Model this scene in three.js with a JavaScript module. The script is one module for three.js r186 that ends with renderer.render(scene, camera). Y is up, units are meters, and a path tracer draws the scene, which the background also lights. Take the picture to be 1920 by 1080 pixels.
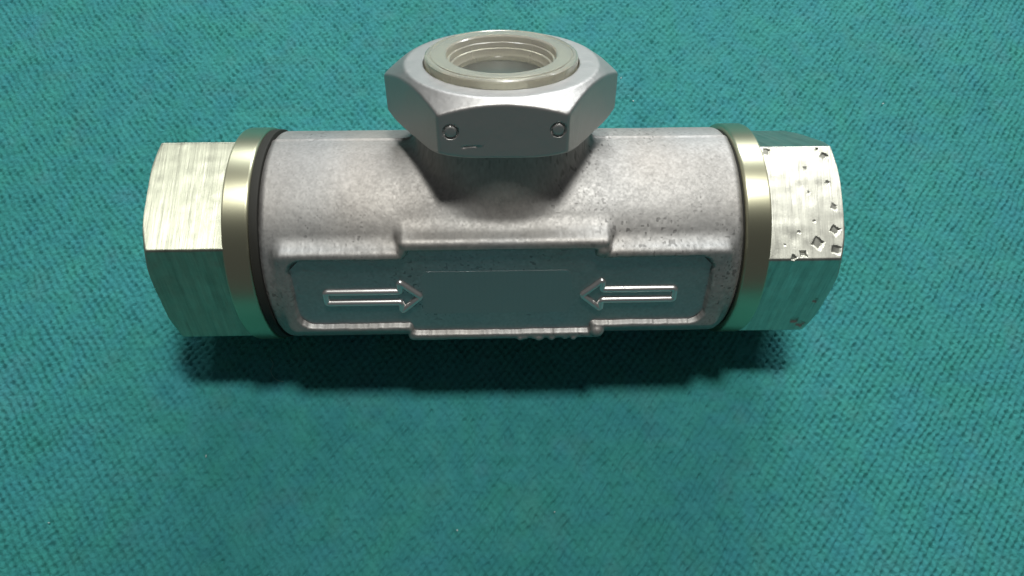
import * as THREE from 'three';
import { RectAreaLightUniformsLib } from 'three/addons/lights/RectAreaLightUniformsLib.js';
import { toCreasedNormals } from 'three/addons/utils/BufferGeometryUtils.js';

// ---------------------------------------------------------------- camera, light, exposure
// The fitting lies along x.  Its own axes: x along the tube, u along the cap, v out of the arrow panel (mm).
const MM = 0.001, rad = d => d * Math.PI / 180;
const TILT = 31;                 // the cap leans back by this much: the hexes lie on the cloth
const AXIS_HEIGHT = 18.72;       // tube axis above the cloth, at x = 0
const RISE = rad(0.55);          // the second nut stands a little higher
const frame = new THREE.Matrix4().makeTranslation(0, AXIS_HEIGHT * MM, 0)
  .multiply(new THREE.Matrix4().makeRotationZ(RISE))
  .multiply(new THREE.Matrix4().makeRotationX(-rad(TILT)));
const inWorld = (x, u, v) => new THREE.Vector3(x * MM, u * MM, v * MM).applyMatrix4(frame);

const scene = new THREE.Scene();
scene.background = new THREE.Color().setRGB(0.070, 0.072, 0.074);
const camera = new THREE.PerspectiveCamera(2 * Math.atan(540 / 1300) * 180 / Math.PI, 16 / 9, 0.01, 20);
{
  const a = rad(37.27), yaw = rad(-1.68), roll = rad(0.18);
  const f = new THREE.Vector3(0, -Math.sin(a), -Math.cos(a)), r = new THREE.Vector3(1, 0, 0);
  const up = new THREE.Vector3().crossVectors(r, f);
  const turn = new THREE.Matrix4().makeRotationY(yaw);
  f.applyMatrix4(turn); up.applyMatrix4(turn); r.applyMatrix4(turn);
  up.multiplyScalar(Math.cos(roll)).addScaledVector(r, -Math.sin(roll));
  const eye = [-2.04, 74.35, 116.22];
  camera.position.copy(inWorld(...eye));
  camera.up.copy(up.transformDirection(frame));
  camera.lookAt(inWorld(eye[0] + f.x * 100, eye[1] + f.y * 100, eye[2] + f.z * 100));
}

const renderer = new THREE.WebGLRenderer({ antialias: true });
renderer.toneMapping = THREE.LinearToneMapping;
renderer.toneMappingExposure = 1.15;
renderer.shadowMap.enabled = true;
RectAreaLightUniformsLib.init();

// where the lamps hang (metres) and how strong they are
const LAMP = { at: new THREE.Vector3(0.026, 0.450, -0.102), to: new THREE.Vector3(0, 0.02, 0), size: 0.056, power: 152 };
const TUBE = { at: new THREE.Vector3(0.14, 0.40, -0.62), to: new THREE.Vector3(0.02, 0, -0.03), length: 0.55, width: 0.04, power: 55 };

// ---------------------------------------------------------------- noise
let seed = 12345;
const rnd = () => { seed = (seed * 1664525 + 1013904223) >>> 0; return seed / 4294967296; };
const T = new Float32Array(65536); for (let i = 0; i < 65536; i++) T[i] = rnd() * 2 - 1;
const h3 = (x, y, z) => T[(Math.imul(x, 73856093) ^ Math.imul(y, 19349663) ^ Math.imul(z, 83492791)) >>> 5 & 65535];
function noise(x, y, z = 0) {
  const X = Math.floor(x), Y = Math.floor(y), Z = Math.floor(z);
  let a = x - X, b = y - Y, c = z - Z; a = a * a * (3 - 2 * a); b = b * b * (3 - 2 * b); c = c * c * (3 - 2 * c);
  const l = (p, q, t) => p + (q - p) * t;
  return l(l(l(h3(X, Y, Z), h3(X + 1, Y, Z), a), l(h3(X, Y + 1, Z), h3(X + 1, Y + 1, Z), a), b),
    l(l(h3(X, Y, Z + 1), h3(X + 1, Y, Z + 1), a), l(h3(X, Y + 1, Z + 1), h3(X + 1, Y + 1, Z + 1), a), b), c);
}
// noise that wraps after px, py cells
function tiled(x, y, px, py, k = 0) {
  const X = Math.floor(x), Y = Math.floor(y); let a = x - X, b = y - Y; a = a * a * (3 - 2 * a); b = b * b * (3 - 2 * b);
  const m = (n, p) => ((n % p) + p) % p, x0 = m(X, px), x1 = m(X + 1, px), y0 = m(Y, py), y1 = m(Y + 1, py);
  const p = h3(x0, y0, k), q = h3(x1, y0, k), r = h3(x0, y1, k), s = h3(x1, y1, k);
  return p + (q - p) * a + (r - p) * b + (p - q - r + s) * a * b;
}
const sm = (a, b, x) => { const t = Math.min(1, Math.max(0, (x - a) / (b - a))); return t * t * (3 - 2 * t); };

// ---------------------------------------------------------------- textures
function texture(w, h, fn, srgb, rx = 1, ry = 1) {
  const d = new Uint8Array(w * h * 4), c = [0, 0, 0];
  for (let j = 0; j < h; j++) for (let i = 0; i < w; i++) {
    fn(i / w, j / h, c); const o = (j * w + i) * 4;
    for (let k = 0; k < 3; k++) {
      let v = Math.min(1, Math.max(0, c[k]));
      if (srgb) v = v <= 0.0031308 ? v * 12.92 : 1.055 * Math.pow(v, 1 / 2.4) - 0.055;
      d[o + k] = Math.round(v * 255);
    }
    d[o + 3] = 255;
  }
  const t = new THREE.DataTexture(d, w, h, THREE.RGBAFormat);
  t.wrapS = t.wrapT = THREE.RepeatWrapping; t.magFilter = THREE.LinearFilter; t.minFilter = THREE.LinearMipmapLinearFilter; t.generateMipmaps = true;
  if (srgb) t.colorSpace = THREE.SRGBColorSpace;
  t.repeat.set(rx, ry); t.needsUpdate = true; return t;
}

// ---------------------------------------------------------------- surface of a distance field (surface nets, snapped to the field)
function net(sdf, lo, hi, cell, uvOf) {
  const n = [0, 1, 2].map(k => Math.ceil((hi[k] - lo[k]) / cell) + 1), [nx, ny, nz] = n;
  const F = new Float32Array(nx * ny * nz);
  for (let k = 0, o = 0; k < nz; k++) for (let j = 0; j < ny; j++) for (let i = 0; i < nx; i++, o++)
    F[o] = sdf(lo[0] + i * cell, lo[1] + j * cell, lo[2] + k * cell);
  const id = new Int32Array(nx * ny * nz).fill(-1), pos = [], nor = [], uv = [], index = [], at = (i, j, k) => i + nx * (j + ny * k);
  const corner = [0, 1, nx, nx + 1, nx * ny, nx * ny + 1, nx * ny + nx, nx * ny + nx + 1];
  const edges = [[0, 1], [2, 3], [4, 5], [6, 7], [0, 2], [1, 3], [4, 6], [5, 7], [0, 4], [1, 5], [2, 6], [3, 7]];
  const E = cell * 0.25;
  for (let k = 0; k < nz - 1; k++) for (let j = 0; j < ny - 1; j++) for (let i = 0; i < nx - 1; i++) {
    const o = at(i, j, k); let inside = 0;
    for (let c = 0; c < 8; c++) if (F[o + corner[c]] < 0) inside++;
    if (inside === 0 || inside === 8) continue;
    let x = 0, y = 0, z = 0, m = 0;
    for (const [a, b] of edges) {
      const p = F[o + corner[a]], q = F[o + corner[b]];
      if ((p < 0) === (q < 0)) continue;
      const t = p / (p - q); m++;
      x += (a & 1) + t * ((b & 1) - (a & 1)); y += (a >> 1 & 1) + t * ((b >> 1 & 1) - (a >> 1 & 1)); z += (a >> 2) + t * ((b >> 2) - (a >> 2));
    }
    let px = lo[0] + (i + x / m) * cell, py = lo[1] + (j + y / m) * cell, pz = lo[2] + (k + z / m) * cell, gx, gy, gz;
    for (let s = 0; s < 2; s++) {
      gx = sdf(px + E, py, pz) - sdf(px - E, py, pz); gy = sdf(px, py + E, pz) - sdf(px, py - E, pz); gz = sdf(px, py, pz + E) - sdf(px, py, pz - E);
      const g = Math.hypot(gx, gy, gz) || 1, slope = g / (2 * E); gx /= g; gy /= g; gz /= g;
      if (s === 0) { let d = sdf(px, py, pz) / Math.max(slope, 0.5); d = Math.max(-cell * 0.6, Math.min(cell * 0.6, d)); px -= gx * d; py -= gy * d; pz -= gz * d; }
    }
    id[o] = pos.length / 3; pos.push(px * MM, py * MM, pz * MM); nor.push(gx, gy, gz);
    const t = uvOf(px, py, pz); uv.push(t[0], t[1]);
  }
  const quad = (a, b, c, d, flip) => { if (a < 0 || b < 0 || c < 0 || d < 0) return; flip ? index.push(a, c, b, a, d, c) : index.push(a, b, c, a, c, d); };
  for (let k = 1; k < nz - 1; k++) for (let j = 1; j < ny - 1; j++) for (let i = 1; i < nx - 1; i++) {
    const o = at(i, j, k), s = F[o] < 0;
    if (s !== (F[o + 1] < 0)) quad(id[at(i, j - 1, k - 1)], id[at(i, j, k - 1)], id[at(i, j, k)], id[at(i, j - 1, k)], !s);
    if (s !== (F[o + nx] < 0)) quad(id[at(i - 1, j, k - 1)], id[at(i - 1, j, k)], id[at(i, j, k)], id[at(i, j, k - 1)], !s);
    if (s !== (F[o + nx * ny] < 0)) quad(id[at(i - 1, j - 1, k)], id[at(i, j - 1, k)], id[at(i, j, k)], id[at(i - 1, j, k)], !s);
  }
  const g = new THREE.BufferGeometry();
  g.setAttribute('position', new THREE.BufferAttribute(new Float32Array(pos), 3));
  g.setAttribute('normal', new THREE.BufferAttribute(new Float32Array(nor), 3));
  g.setAttribute('uv', new THREE.BufferAttribute(new Float32Array(uv), 2));
  g.setIndex(index); return g;
}
const smin = (a, b, k) => { const h = Math.max(k - Math.abs(a - b), 0) / k; return Math.min(a, b) - h * h * k * 0.25; };
const smax = (a, b, k) => -smin(-a, -b, k);
const box2 = (x, y, x0, x1, y0, y1, r) => {
  const qx = Math.abs(x - (x0 + x1) / 2) - (x1 - x0) / 2 + r, qy = Math.abs(y - (y0 + y1) / 2) - (y1 - y0) / 2 + r;
  return Math.min(Math.max(qx, qy), 0) + Math.hypot(Math.max(qx, 0), Math.max(qy, 0)) - r;
};

function mesh(name, geometry, material, parent) {
  const m = new THREE.Mesh(geometry, material); m.name = name; m.castShadow = m.receiveShadow = true; parent.add(m); return m;
}
function group(name, parent) { const g = new THREE.Group(); g.name = name; parent.add(g); return g; }

// ---------------------------------------------------------------- the cloth
// knitted face: staggered loops with pits between them, 1.9 mm apart, uneven
function weave(x, z) {
  const wx = x + 0.45 * noise(x * 0.25, z * 0.25, 3) + 0.20 * noise(x * 1.1, z * 1.1, 4), wz = z + 0.4 * noise(x * 0.25, z * 0.25, 7) + 0.18 * noise(x * 1.1, z * 1.1, 9);
  const p = Math.cos(2 * Math.PI * wx / 1.75) * Math.cos(2 * Math.PI * wz / 2.35);
  const how = Math.max(0.15, 0.8 + 0.5 * noise(x * 0.7, z * 0.7, 11));
  const pit = Math.pow(Math.max(0, -p), 1.5), loop = Math.max(0, p);
  return (0.20 * loop - 0.50 * pit) * how + 0.09 * noise(x * 1.7 + z * 0.5, z * 1.5 - x * 0.4, 12) + 0.12 * noise(x * 2.9, z * 2.9, 13);
}
{
  const steps = (lo, hi, cell, far, n) => {
    const a = []; for (let i = n; i > 0; i--) a.push(lo - far * Math.pow(i / n, 2));
    const m = Math.round((hi - lo) / cell); for (let i = 0; i <= m; i++) a.push(lo + (hi - lo) * i / m);
    for (let i = 1; i <= n; i++) a.push(hi + far * Math.pow(i / n, 2)); return a;
  };
  const X = steps(-142, 148, 0.29, 420, 14), Z = steps(-100, 76, 0.29, 420, 14), w = X.length, h = Z.length;
  const pos = new Float32Array(w * h * 3), uv = new Float32Array(w * h * 2), index = new Uint32Array((w - 1) * (h - 1) * 6);
  for (let j = 0, o = 0; j < h; j++) for (let i = 0; i < w; i++, o++) {
    pos[o * 3] = X[i] * MM; pos[o * 3 + 2] = Z[j] * MM;
    pos[o * 3 + 1] = (weave(X[i], Z[j]) - 0.12 + 0.25 * noise(X[i] * 0.03, Z[j] * 0.03, 5)) * MM;
    uv[o * 2] = X[i] / 290; uv[o * 2 + 1] = Z[j] / 290;
  }
  let q = 0;
  for (let j = 0; j < h - 1; j++) for (let i = 0; i < w - 1; i++) { const a = j * w + i; index[q++] = a; index[q++] = a + w; index[q++] = a + 1; index[q++] = a + 1; index[q++] = a + w; index[q++] = a + w + 1; }
  const g = new THREE.BufferGeometry();
  g.setAttribute('position', new THREE.BufferAttribute(pos, 3)); g.setAttribute('uv', new THREE.BufferAttribute(uv, 2)); g.setIndex(new THREE.BufferAttribute(index, 1)); g.computeVertexNormals();
  const dye = texture(1024, 1024, (u, v, c) => {
    const n = 0.5 * tiled(u * 180, v * 180, 180, 180, 21) + 0.35 * tiled(u * 90, v * 90, 90, 90, 22) + 0.3 * tiled(u * 24, v * 24, 24, 24, 23);
    const hue = 0.45 * tiled(u * 34, v * 34, 34, 34, 24) + 0.5 * tiled(u * 110, v * 110, 110, 110, 25), grey = Math.max(0, tiled(u * 60, v * 60, 60, 60, 26) - 0.35);
    const y = 1 + 0.13 * n;
    c[0] = (0.022 + 0.012 * grey + 0.004 * n) * y; c[1] = 0.200 * y * (1 - 0.05 * hue - 0.05 * grey); c[2] = 0.196 * y * (1 + 0.09 * hue - 0.03 * grey);
  }, true);
  const fuzz = texture(1024, 1024, (u, v, c) => {
    c[0] = c[1] = c[2] = 0.5 + 0.25 * tiled(u * 256, v * 256, 256, 256, 31) + 0.2 * tiled(u * 430 + v * 40, v * 430, 430, 430, 32);
  }, false, 4, 4);
  const m = new THREE.MeshPhysicalMaterial({ map: dye, roughness: 0.92, bumpMap: fuzz, bumpScale: 0.00012, sheen: 0.25, sheenRoughness: 0.5, sheenColor: new THREE.Color().setRGB(0.05, 0.25, 0.24) });
  const cloth = mesh('green_cloth', g, m, scene);
  cloth.userData = { kind: 'structure', label: 'teal green knitted cloth covering the table top', category: 'cloth' };
}

{
  const spots = [[-88, 52], [30.5, -52], [33, -45], [9, 52], [-10, 55], [96, -44], [-60, 40]];
  const lint = new THREE.InstancedMesh(new THREE.IcosahedronGeometry(0.17 * MM, 1), new THREE.MeshStandardMaterial({ color: new THREE.Color().setRGB(0.36, 0.45, 0.43), roughness: 0.9 }), spots.length);
  const o = new THREE.Object3D();
  spots.forEach(([x, z], i) => { o.position.set(x * MM, 0.22 * MM, z * MM); o.rotation.set(0, i * 1.3, 0.2); o.scale.set(1 + 0.8 * rnd(), 0.6, 0.6 + 0.5 * rnd()); o.updateMatrix(); lint.setMatrixAt(i, o.matrix); });
  lint.name = 'lint'; lint.castShadow = lint.receiveShadow = true;
  lint.userData = { kind: 'stuff', label: 'pale specks of lint scattered on the green cloth', category: 'lint' }; scene.add(lint);
}

{
  const path = new THREE.CatmullRomCurve3([[-49.5, 0.2, 20.0], [-48.6, 0.5, 21.4], [-48.9, 0.6, 23.0], [-47.8, 0.3, 24.6], [-46.2, 0.2, 25.1]].map(q => new THREE.Vector3(q[0] * MM, q[1] * MM, q[2] * MM)));
  const fibre = mesh('loose_fibre', new THREE.TubeGeometry(path, 24, 0.07 * MM, 6), new THREE.MeshStandardMaterial({ color: new THREE.Color().setRGB(0.10, 0.26, 0.25), roughness: 0.9 }), scene);
  fibre.userData = { label: 'short pale loose fibre on the cloth beside the clean nut', category: 'fibre' };
}

// ---------------------------------------------------------------- metals
const cast = texture(1024, 1024, (u, v, c) => {
  const grain = tiled(u * 240, v * 240, 240, 240, 41), mid = tiled(u * 150, v * 150, 150, 150, 42), big = tiled(u * 16, v * 16, 16, 16, 43), patch = sm(-0.1, 0.7, tiled(u * 7, v * 7, 7, 7, 44) + 0.4 * tiled(u * 20, v * 20, 20, 20, 45));
  const speck = sm(0.34, 0.74, tiled(u * 210, v * 210, 210, 210, 46) * 0.75 + mid * 0.45), y = 1 + 0.07 * grain + 0.03 * big + (0.04 + 0.09 * patch) * mid - (0.08 + 0.46 * patch) * speck;
  const warm = 0.03 * tiled(u * 10, v * 10, 10, 10, 47);
  c[0] = 0.375 * y * (1 + warm); c[1] = 0.368 * y; c[2] = 0.350 * y * (1 - warm);
}, true);
const castRough = texture(1024, 1024, (u, v, c) => {
  c[0] = c[1] = c[2] = 0.66 + 0.05 * tiled(u * 12, v * 12, 12, 12, 51) + 0.03 * tiled(u * 100, v * 100, 100, 100, 52) + 0.05 * tiled(u * 256, v * 256, 256, 256, 53);
}, false);
const castBump = texture(1024, 1024, (u, v, c) => {
  const pit = sm(0.45, 0.85, tiled(u * 210, v * 210, 210, 210, 46) * 0.75 + tiled(u * 150, v * 150, 150, 150, 42) * 0.45);
  c[0] = c[1] = c[2] = 0.6 + 0.18 * tiled(u * 200, v * 200, 200, 200, 54) + 0.14 * tiled(u * 90, v * 90, 90, 90, 55) - 0.3 * pit;
}, false);
const aluminium = new THREE.MeshPhysicalMaterial({ map: cast, roughness: 1, roughnessMap: castRough, metalness: 1, bumpMap: castBump, bumpScale: 0.000028 });
const capMetal = new THREE.MeshPhysicalMaterial({ color: new THREE.Color().setRGB(0.44, 0.435, 0.42), roughness: 0.49, metalness: 0.95, bumpMap: castBump, bumpScale: 0.00001 });
// milled, zinc plated: the cutter's tracks run round the tube (along v of the texture)
const track = (u, v, k) => 0.5 * tiled(u * 34, v * 2, 34, 2, k) + 0.35 * tiled(u * 96, v * 3, 96, 3, k + 1) + 0.25 * tiled(u * 230, v * 12, 230, 12, k + 2);
const millBump = texture(512, 512, (u, v, c) => { c[0] = c[1] = c[2] = 0.5 + 0.4 * track(u, v, 61) + 0.015 * tiled(u * 120, v * 120, 120, 120, 64); }, false);
const millColor = texture(512, 512, (u, v, c) => {
  const y = 1 + 0.22 * track(u, v, 61) + 0.05 * tiled(u * 14, v * 14, 14, 14, 65) + 0.03 * tiled(u * 90, v * 90, 90, 90, 66);
  c[0] = 0.475 * y; c[1] = 0.493 * y; c[2] = 0.395 * y;
}, true);
const millRough = texture(512, 512, (u, v, c) => { c[0] = c[1] = c[2] = 0.52 + 0.07 * track(u, v, 71) + 0.05 * tiled(u * 30, v * 30, 30, 30, 74); }, false);
const plated = new THREE.MeshPhysicalMaterial({ map: millColor, roughness: 1, roughnessMap: millRough, metalness: 1, anisotropy: 0.8, bumpMap: millBump, bumpScale: 0.00009 });
const wornLitPlated = plated.clone(); wornLitPlated.color.setRGB(1.28, 1.25, 1.38);   // scuffed and less yellow; paler too, with lamp glare put into the colour
const platedRing = new THREE.MeshPhysicalMaterial({ color: new THREE.Color().setRGB(0.57, 0.565, 0.40), roughness: 0.42, metalness: 1, anisotropy: 0.75, anisotropyRotation: Math.PI / 2, bumpMap: millBump, bumpScale: 0.000004 });
const rubber = new THREE.MeshStandardMaterial({ color: new THREE.Color().setRGB(0.013, 0.013, 0.009), roughness: 0.75 });

// ---------------------------------------------------------------- the sight flow indicator
const indicator = group('sight_flow_indicator', scene);
indicator.applyMatrix4(frame);
indicator.userData = { label: 'grey cast metal sight glass with hexagon cap and two plated end nuts', category: 'pipe fitting' };
const CAPX = -0.56, X0 = -42.2, X1 = 40.8;

// body: tube, neck and panel frame in one casting
const beads = [[16.4, -9.0, 19.7, 1.35], [16.3, 8.5, 19.3, 1.2], [-17.6, 8.7, 19.3, 0.9]];
for (let i = 0; i < 12; i++) beads.push([-4 + 19 * rnd(), -10.3 - 0.35 * rnd(), 19.5 + 0.4 * rnd(), 0.3 + 0.4 * rnd()]);
function bodyField(x, u, v) {
  const r = Math.hypot(u, v);
  // mould halves: the rear one a little smaller, with a fine seam where they meet
  let tube = r - 20 + (v < 0 ? 0.22 * sm(0, -0.5, v) : 0) - 0.22 * Math.exp(-v * v / 0.05);
  const q0 = Math.max(X0 - x, x - X1);
  const e = 1.3, ax = tube + e, bx = q0 + e;
  tube = Math.min(Math.max(ax, bx), 0) + Math.hypot(Math.max(ax, 0), Math.max(bx, 0)) - e;
  const neck = Math.max(Math.hypot(x - CAPX, v) - 15.5, Math.max(u - 25, -u));
  let d = smin(tube, neck, 2.3);
  if (v > 10 && Math.abs(u) < 14) {
    const rough = 0.07 * noise(x * 0.4, u * 0.3, 81) + 0.06 * noise(x * 2.2, u, 82);
    const outer = smin(box2(x, u, -39.4, 38.5, -8.8, 8.8, 1.6), box2(x, u, -18.1, 17.3, -10.8, 10.9, 0.8), 0.6) + rough * 0.5;
    const wall = (v - 20.2) * 0.18;                             // moulding draft
    let boss = smax(outer + wall, v - 20.25, 1.1);
    boss = Math.max(boss, 14 - v);
    d = smin(d, boss, 1.3);
    const inner = smin(box2(x, u, -37.1, 35.3, -7.0, 7.0, 2.4), box2(x, u, -17.1, 15.0, -8.85, 8.75, 0.5), 1.0) + rough;
    d = smax(d, -smax(inner + (19.12 - v) * 0.35, 19.12 - v, 0.25), 0.3);
    if (Math.abs(d) < 3) for (const [a, b, c, s] of beads) d = smin(d, Math.hypot(x - a, u - b, v - c) - s, 0.35);
  }
  if (Math.abs(d) < 1.5 && !(v > 18.6 && r < 21 && Math.abs(u) < 6.6 && x > -36 && x < 34)) d += 0.05 * noise(x * 0.12, u * 0.12, v * 0.12 + 40) + 0.012 * noise(x * 0.9, u * 0.9, v * 0.9 + 70);
  return d;
}
const bodyGeometry = net(bodyField, [-43, -21.6, -21.2], [41.6, 25.6, 21.6], 0.34, (x, u, v) => [x / 84, Math.atan2(u, v) * 20 / 84 + 0.31]);
const body = mesh('body', bodyGeometry, aluminium, indicator);
body.userData.label = 'speckled grey cast tube with a recessed arrow panel';

// arrows cast as raised outlines on the panel, and the faint insert between them
const PANEL = 19.3;
function arrowMark(tail, neckX, tip, mid) {
  const pts = [[tail, mid + 1.18], [neckX, mid + 1.18], [neckX, mid + 3.2], [tip, mid + 0.02], [neckX, mid - 3.15], [neckX, mid - 1.18], [tail, mid - 1.18]];
  const curve = new THREE.CurvePath(), P = [];
  const n = pts.length, V = ([x, u]) => new THREE.Vector3(x * MM, u * MM, (PANEL + 0.0) * MM), cut = 0.45 * MM;
  for (let i = 0; i < n; i++) {                                  // each corner rounded
    const p = V(pts[i]), a = V(pts[(i + n - 1) % n]).sub(p).normalize(), b = V(pts[(i + 1) % n]).sub(p).normalize();
    P.push([p.clone().addScaledVector(a, cut), p, p.clone().addScaledVector(b, cut)]);
  }
  for (let i = 0; i < n; i++) {
    curve.add(new THREE.QuadraticBezierCurve3(...P[i]));
    curve.add(new THREE.LineCurve3(P[i][2], P[(i + 1) % n][0]));
  }
  const g = new THREE.TubeGeometry(curve, 260, 0.60 * MM, 12, true);
  return g;
}
const markMetal = new THREE.MeshPhysicalMaterial({ color: new THREE.Color().setRGB(0.70, 0.69, 0.67), roughness: 0.33, metalness: 0.95 });
mesh('arrow_mark', arrowMark(-31.9, -18.8, -15.3, -1.0), markMetal, body);
mesh('arrow_mark', arrowMark(29.7, 16.7, 13.2, -1.15), markMetal, body);
const panelMetal = new THREE.MeshPhysicalMaterial({ color: new THREE.Color().setRGB(1.06, 1.13, 1.2), map: cast, roughness: 0.54, metalness: 0.95, roughnessMap: castRough, bumpMap: castBump, bumpScale: 0.000030 });
{
  const p = new THREE.Shape([[-37.3, -5], [-35.2, -7.1], [-17.7, -7.1], [-17.5, -9.0], [15.3, -9.0], [15.6, -7.1], [33.4, -7.1], [35.5, -5], [35.5, 5], [33.4, 7.1], [15.5, 7.1], [15.2, 8.9], [-17.4, 8.9], [-17.6, 7.1], [-35.2, 7.1], [-37.3, 5]].map(q => new THREE.Vector2(...q)));
  const g = new THREE.ExtrudeGeometry(p, { depth: 0.3, bevelEnabled: false }); g.translate(0, 0, PANEL - 0.27);
  const uv = g.attributes.uv; for (let i = 0; i < uv.count; i++) uv.setXY(i, uv.getX(i) / 84, uv.getY(i) / 84);
  g.scale(MM, MM, MM); mesh('arrow_panel', g, panelMetal, body);
}
{
  const s = new THREE.Shape(), x0 = -15.0, x1 = 11.3, y0 = -4.9, y1 = 4.3, c = 0.9;
  s.moveTo(x0 + c, y0); s.lineTo(x1 - c, y0); s.lineTo(x1, y0 + c); s.lineTo(x1, y1 - c); s.lineTo(x1 - c, y1); s.lineTo(x0 + c, y1); s.lineTo(x0, y1 - c); s.lineTo(x0, y0 + c); s.closePath();
  const g = new THREE.ExtrudeGeometry(s, { depth: 0.02, bevelEnabled: true, bevelSize: 0.06, bevelThickness: 0.02, bevelSegments: 2 });
  g.translate(0, 0, PANEL + 0.02); g.scale(MM, MM, MM);
  mesh('panel_insert', g, panelMetal, body);
}

// hexagon cap
const AP = 20.07 * Math.cos(Math.PI / 6);
const pins = [[-8.6, 29.2], [7.9, 29.4]];
function capField(x, u, v) {
  const X = x - CAPX, r = Math.hypot(X, v);
  let hex = -99;
  for (let k = 0; k < 6; k++) { const a = Math.PI / 6 + k * Math.PI / 3; hex = smax(hex, X * Math.cos(a) + v * Math.sin(a) - AP, 0.5); }
  const top = (u - 34.13 + (r - 16.32) * 0.605) * 0.856, flat = u - 34.13, low = (25.5 - u + (r - 20.07) * 0.5) * 0.89, base = 24.6 - u;
  let d = smax(smax(smax(hex, top, 0.35), flat, 0.2), smax(low, base, 0.4), 0.5);
  d = smax(d, -Math.min(Math.max(r - 13.08, 31.4 - u), Math.max(r - 8.1, 28.6 - u)), 0.25)   /* the bore that the window looks into */;
  if (v > 15) for (const [a, b] of pins) { const q = Math.hypot(x - a, u - b); d = Math.max(d, -Math.max(Math.abs(q - 1.08) - 0.15, AP - 0.28 - v)); }
  if (v > 15) d = Math.max(d, -(Math.max(Math.abs(x + 5.2) - 1.6, 0) * 0.5 + Math.hypot(u - 26.9 - 0.04 * x, v - AP) - 0.13));   // a nick
  if (Math.abs(d) < 1) d += 0.03 * noise(x * 0.5, u * 0.5, v * 0.5) + 0.012 * noise(x * 2, u * 2, v * 2);
  return d;
}
const cap = group('hexagon_cap', indicator);
mesh('hexagon', net(capField, [-21.4, 22.3, -20.8], [20.4, 34.7, 20.8], 0.27, (x, u, v) => [x / 84, (v + u) / 84]), capMetal, cap);
for (const [a, b] of pins) {
  const g = new THREE.LatheGeometry([[0, 0.22], [0.6, 0.215], [0.8, 0.16], [0.9, 0.04], [0.92, -0.6]].map(p => new THREE.Vector2(p[0] * MM, p[1] * MM)), 24);
  g.rotateX(Math.PI / 2); g.translate(a * MM, b * MM, (AP - 0.12) * MM);
  mesh('pin', g, capMetal, cap);
}

// sight glass: a cloudy plastic plug with a dished middle, over a dark window
const glass = group('sight_glass', indicator);
function turned(points, n, material, name, parent, along) {
  const g = new THREE.LatheGeometry(points.map(p => new THREE.Vector2(p[0] * MM, p[1] * MM)), n);
  if (along) g.rotateZ(-Math.PI / 2); else g.translate(CAPX * MM, 0, 0);
  return mesh(name, name === 'plug' ? toCreasedNormals(g, 0.45) : g, material, parent);
}
const acrylic = new THREE.MeshPhysicalMaterial({ color: new THREE.Color().setRGB(0.74, 0.725, 0.63), roughness: 0.16, transmission: 0.7, thickness: 0.004, ior: 1.49, attenuationColor: new THREE.Color().setRGB(0.84, 0.82, 0.70), attenuationDistance: 0.008 });
turned([[7.9, 31.5], [7.9, 32.3], [8.05, 32.6], [8.3, 33.4], [8.55, 33.5], [8.8, 34.3], [9.02, 34.42], [9.3, 35.2], [9.5, 35.38], [9.7, 35.44], [11.75, 35.44], [11.85, 35.30], [12.0, 35.30], [12.1, 35.42], [12.55, 35.38], [12.82, 35.2], [12.9, 34.95], [12.9, 31.5], [7.9, 31.5]].reverse(), 96, acrylic, 'plug', glass);
const clear = new THREE.MeshPhysicalMaterial({ color: new THREE.Color().setRGB(0.86, 0.87, 0.84), roughness: 0.2, transmission: 1, thickness: 0, ior: 1.5 });
turned([[7.88, 32.2], [7.6, 32.26], [5.0, 32.3], [0.01, 32.32]], 72, clear, 'window_pane', glass);

// end fittings: hexagon, collar and seal
function hexField(theta, end, inner, dents, s) {
  const A = 20.56 * Math.cos(Math.PI / 6), N = [0, 1, 2, 3, 4, 5].map(k => { const a = rad(theta + 30 + 60 * k); return [Math.sin(a), Math.cos(a)]; });
  return (x, u, v) => {
    const r = Math.hypot(u, v), out = (x - end) * s;            // out > 0 beyond the end
    let d = -99;
    for (const [nu, nv] of N) d = smax(d, u * nu + v * nv - A, 0.3);
    d = smax(d, smax(out, (r - 18.3 + out * 1.8) * 0.486, 0.3), 0.25);
    d = Math.max(d, (inner - x) * s);
    d = smax(d, -Math.max(r - 12.6, -out - 9), 0.5);
    if (Math.abs(d) < 1.2) {
      for (const [k, a, b, size, turn, deep] of dents) {
        const [nu, nv] = N[k], t = u * nv - v * nu, dx = x - a, dt = t - b;
        if (u * nu + v * nv < A - 1.5 || dx * dx + dt * dt > 9) continue;
        const c = Math.cos(turn), w = Math.sin(turn), wob = 0.13 * noise(x * 1.6 + a, t * 1.6 + b, k);
        const e1 = Math.abs(dx * c + dt * w + 0.5 * wob), e2 = Math.abs(dt * c - dx * w) * 0.85, p = e1 + e2 - size * 0.98 + wob, depth = A - (u * nu + v * nv);
        d = smax(d, -smax(p * 0.7 + depth * 0.6, depth - deep * 0.42 + 0.10 * dt, 0.12), 0.06);
      }
      d += 0.025 * noise(x * 0.6, u * 0.6, v * 0.6 + s * 9) + (dents.length ? 0.022 : 0.012) * noise(x * 0.3 + 5, u * 0.35, v * 0.35);
    }
    return d;
  };
}
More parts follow.
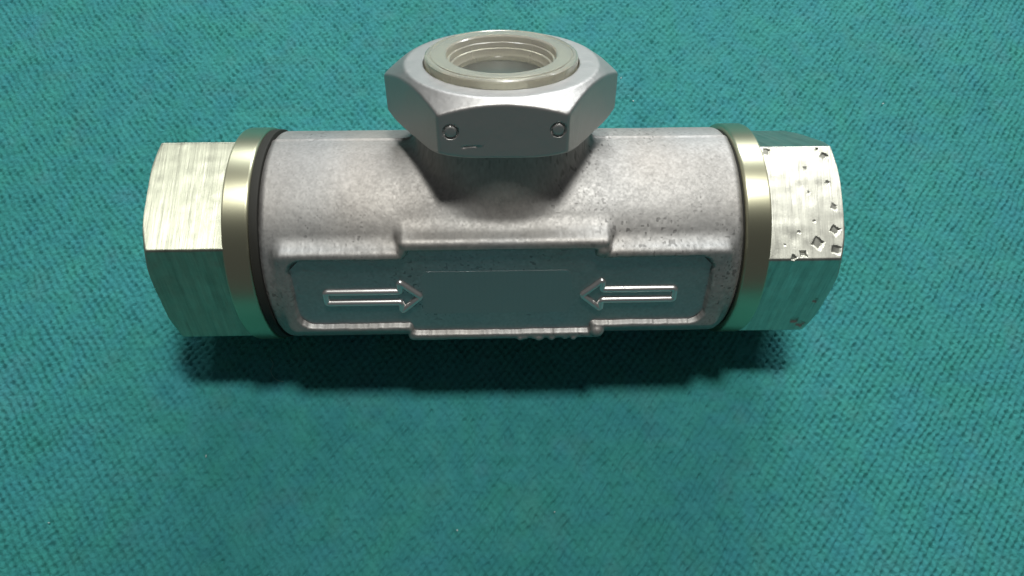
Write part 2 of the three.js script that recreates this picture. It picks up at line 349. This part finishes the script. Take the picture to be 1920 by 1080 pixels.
function fitting(label, theta, collarIn, collarOut, end, sealIn, dents) {
  const s = Math.sign(end), f = group('end_fitting', indicator);
  f.userData.label = label;
  const lo = Math.min(collarOut, end), hi = Math.max(collarOut, end);
  mesh('hexagon', net(hexField(theta, end, collarOut - s * 0.3, dents, s), [lo - 0.7, -21.1, -21.1], [hi + 0.7, 21.1, 21.1], dents.length ? 0.2 : 0.24, (x, u, v) => [x / 26, Math.atan2(u, v) * 20 / 26]), dents.length ? wornLitPlated : plated, f);
  const a = Math.min(collarIn, collarOut), b = Math.max(collarIn, collarOut), R = 20.5;
  turned([[11, a], [R - 0.45, a], [R - 0.12, a + 0.12], [R, a + 0.45], [R, b - 0.45], [R - 0.12, b - 0.12], [R - 0.45, b], [11, b]], 160, platedRing, 'collar', f, true);
  const c = Math.min(sealIn, collarIn), d = Math.max(sealIn, collarIn), S = d - c < 0.6 ? 19.5 : 20.15;
  turned([[12, c + 0.01], [S - 0.15, c + 0.01], [S, c + 0.12], [S, d - 0.12], [S - 0.15, d - 0.01], [12, d - 0.01]], 120, rubber, 'seal_ring', f, true);
}
fitting('clean plated nut with straight milling marks', 25.56, -43.5, -48.0, -61.9, -42.0, []);
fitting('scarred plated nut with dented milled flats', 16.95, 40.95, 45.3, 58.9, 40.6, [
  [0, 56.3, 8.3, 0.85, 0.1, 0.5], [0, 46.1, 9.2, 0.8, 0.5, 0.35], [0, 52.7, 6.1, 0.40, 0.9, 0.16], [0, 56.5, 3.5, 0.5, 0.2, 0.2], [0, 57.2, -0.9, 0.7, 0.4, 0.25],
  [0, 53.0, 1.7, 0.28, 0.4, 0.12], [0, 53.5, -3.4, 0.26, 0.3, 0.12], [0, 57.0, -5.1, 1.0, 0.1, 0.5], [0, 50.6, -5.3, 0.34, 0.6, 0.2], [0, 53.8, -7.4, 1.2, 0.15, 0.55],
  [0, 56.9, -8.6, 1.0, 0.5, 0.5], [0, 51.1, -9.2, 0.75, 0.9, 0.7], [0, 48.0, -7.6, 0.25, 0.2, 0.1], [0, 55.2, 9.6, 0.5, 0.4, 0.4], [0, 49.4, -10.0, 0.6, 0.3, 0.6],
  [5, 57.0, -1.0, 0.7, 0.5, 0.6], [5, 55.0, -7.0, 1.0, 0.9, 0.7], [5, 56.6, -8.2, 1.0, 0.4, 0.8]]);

// ---------------------------------------------------------------- lamps, outside the frame
{
  const lamp = group('desk_lamp', scene), dir = LAMP.to.clone().sub(LAMP.at).normalize();
  lamp.userData = { label: 'small desk lamp shining down on the fitting from behind', category: 'lamp' };
  const head = new THREE.Object3D(); head.position.copy(LAMP.at); head.lookAt(LAMP.at.clone().add(dir)); head.updateMatrix();
  const place = g => g.applyMatrix4(head.matrix), s = LAMP.size;
  const housing = new THREE.MeshStandardMaterial({ color: new THREE.Color().setRGB(0.08, 0.08, 0.085), roughness: 0.5 });
  const shell = new THREE.LatheGeometry([[0.001, -0.030], [0.016, -0.028], [0.030, -0.012], [0.036, 0.006], [0.0345, 0.006], [0.030, -0.006], [0.001, -0.008]].map(p => new THREE.Vector2(...p)), 40); shell.rotateX(Math.PI / 2);
  mesh('lamp_shade', place(shell), housing, lamp);
  const face = new THREE.BoxGeometry(s, s, 0.003);
  mesh('lamp_diffuser', place(face), new THREE.MeshStandardMaterial({ color: 0xffffff, emissive: new THREE.Color().setRGB(1, 0.97, 0.92), emissiveIntensity: 4 }), lamp);
  const arm = new THREE.CatmullRomCurve3([LAMP.at.clone().addScaledVector(dir, -0.028), LAMP.at.clone().add(new THREE.Vector3(0.08, 0.06, -0.01)), new THREE.Vector3(0.33, 0.40, -0.10), new THREE.Vector3(0.36, 0.15, -0.12), new THREE.Vector3(0.36, 0.012, -0.12)]);
  mesh('gooseneck', new THREE.TubeGeometry(arm, 80, 0.005, 12), housing, lamp);
  const foot = new THREE.LatheGeometry([[0.001, 0.016], [0.05, 0.014], [0.058, 0.008], [0.058, 0.0006], [0.001, 0.0006]].map(p => new THREE.Vector2(...p)), 48); foot.translate(0.36, 0, -0.12);
  mesh('lamp_base', foot, housing, lamp);
  const light = new THREE.RectAreaLight(new THREE.Color().setRGB(1, 0.985, 0.95), LAMP.power, s, s);
  light.position.copy(LAMP.at).addScaledVector(dir, 0.004); light.lookAt(LAMP.to); lamp.add(light);
}
{
  const lamp = group('tube_lamp', scene), dir = TUBE.to.clone().sub(TUBE.at).normalize();
  lamp.userData = { label: 'long white tube lamp on the far side of the table', category: 'lamp' };
  const o = new THREE.Object3D(); o.position.copy(TUBE.at); o.lookAt(TUBE.to); o.updateMatrix();
  const tube = new THREE.BoxGeometry(TUBE.length, TUBE.width, 0.02); tube.applyMatrix4(o.matrix);
  mesh('lamp_tube', tube, new THREE.MeshStandardMaterial({ color: 0xffffff, emissive: new THREE.Color().setRGB(0.95, 0.98, 1), emissiveIntensity: 3 }), lamp);
  const light = new THREE.RectAreaLight(new THREE.Color().setRGB(0.95, 0.98, 1), TUBE.power, TUBE.length, TUBE.width);
  light.position.copy(TUBE.at).addScaledVector(dir, 0.013); light.lookAt(TUBE.to); lamp.add(light);
}

renderer.render(scene, camera);
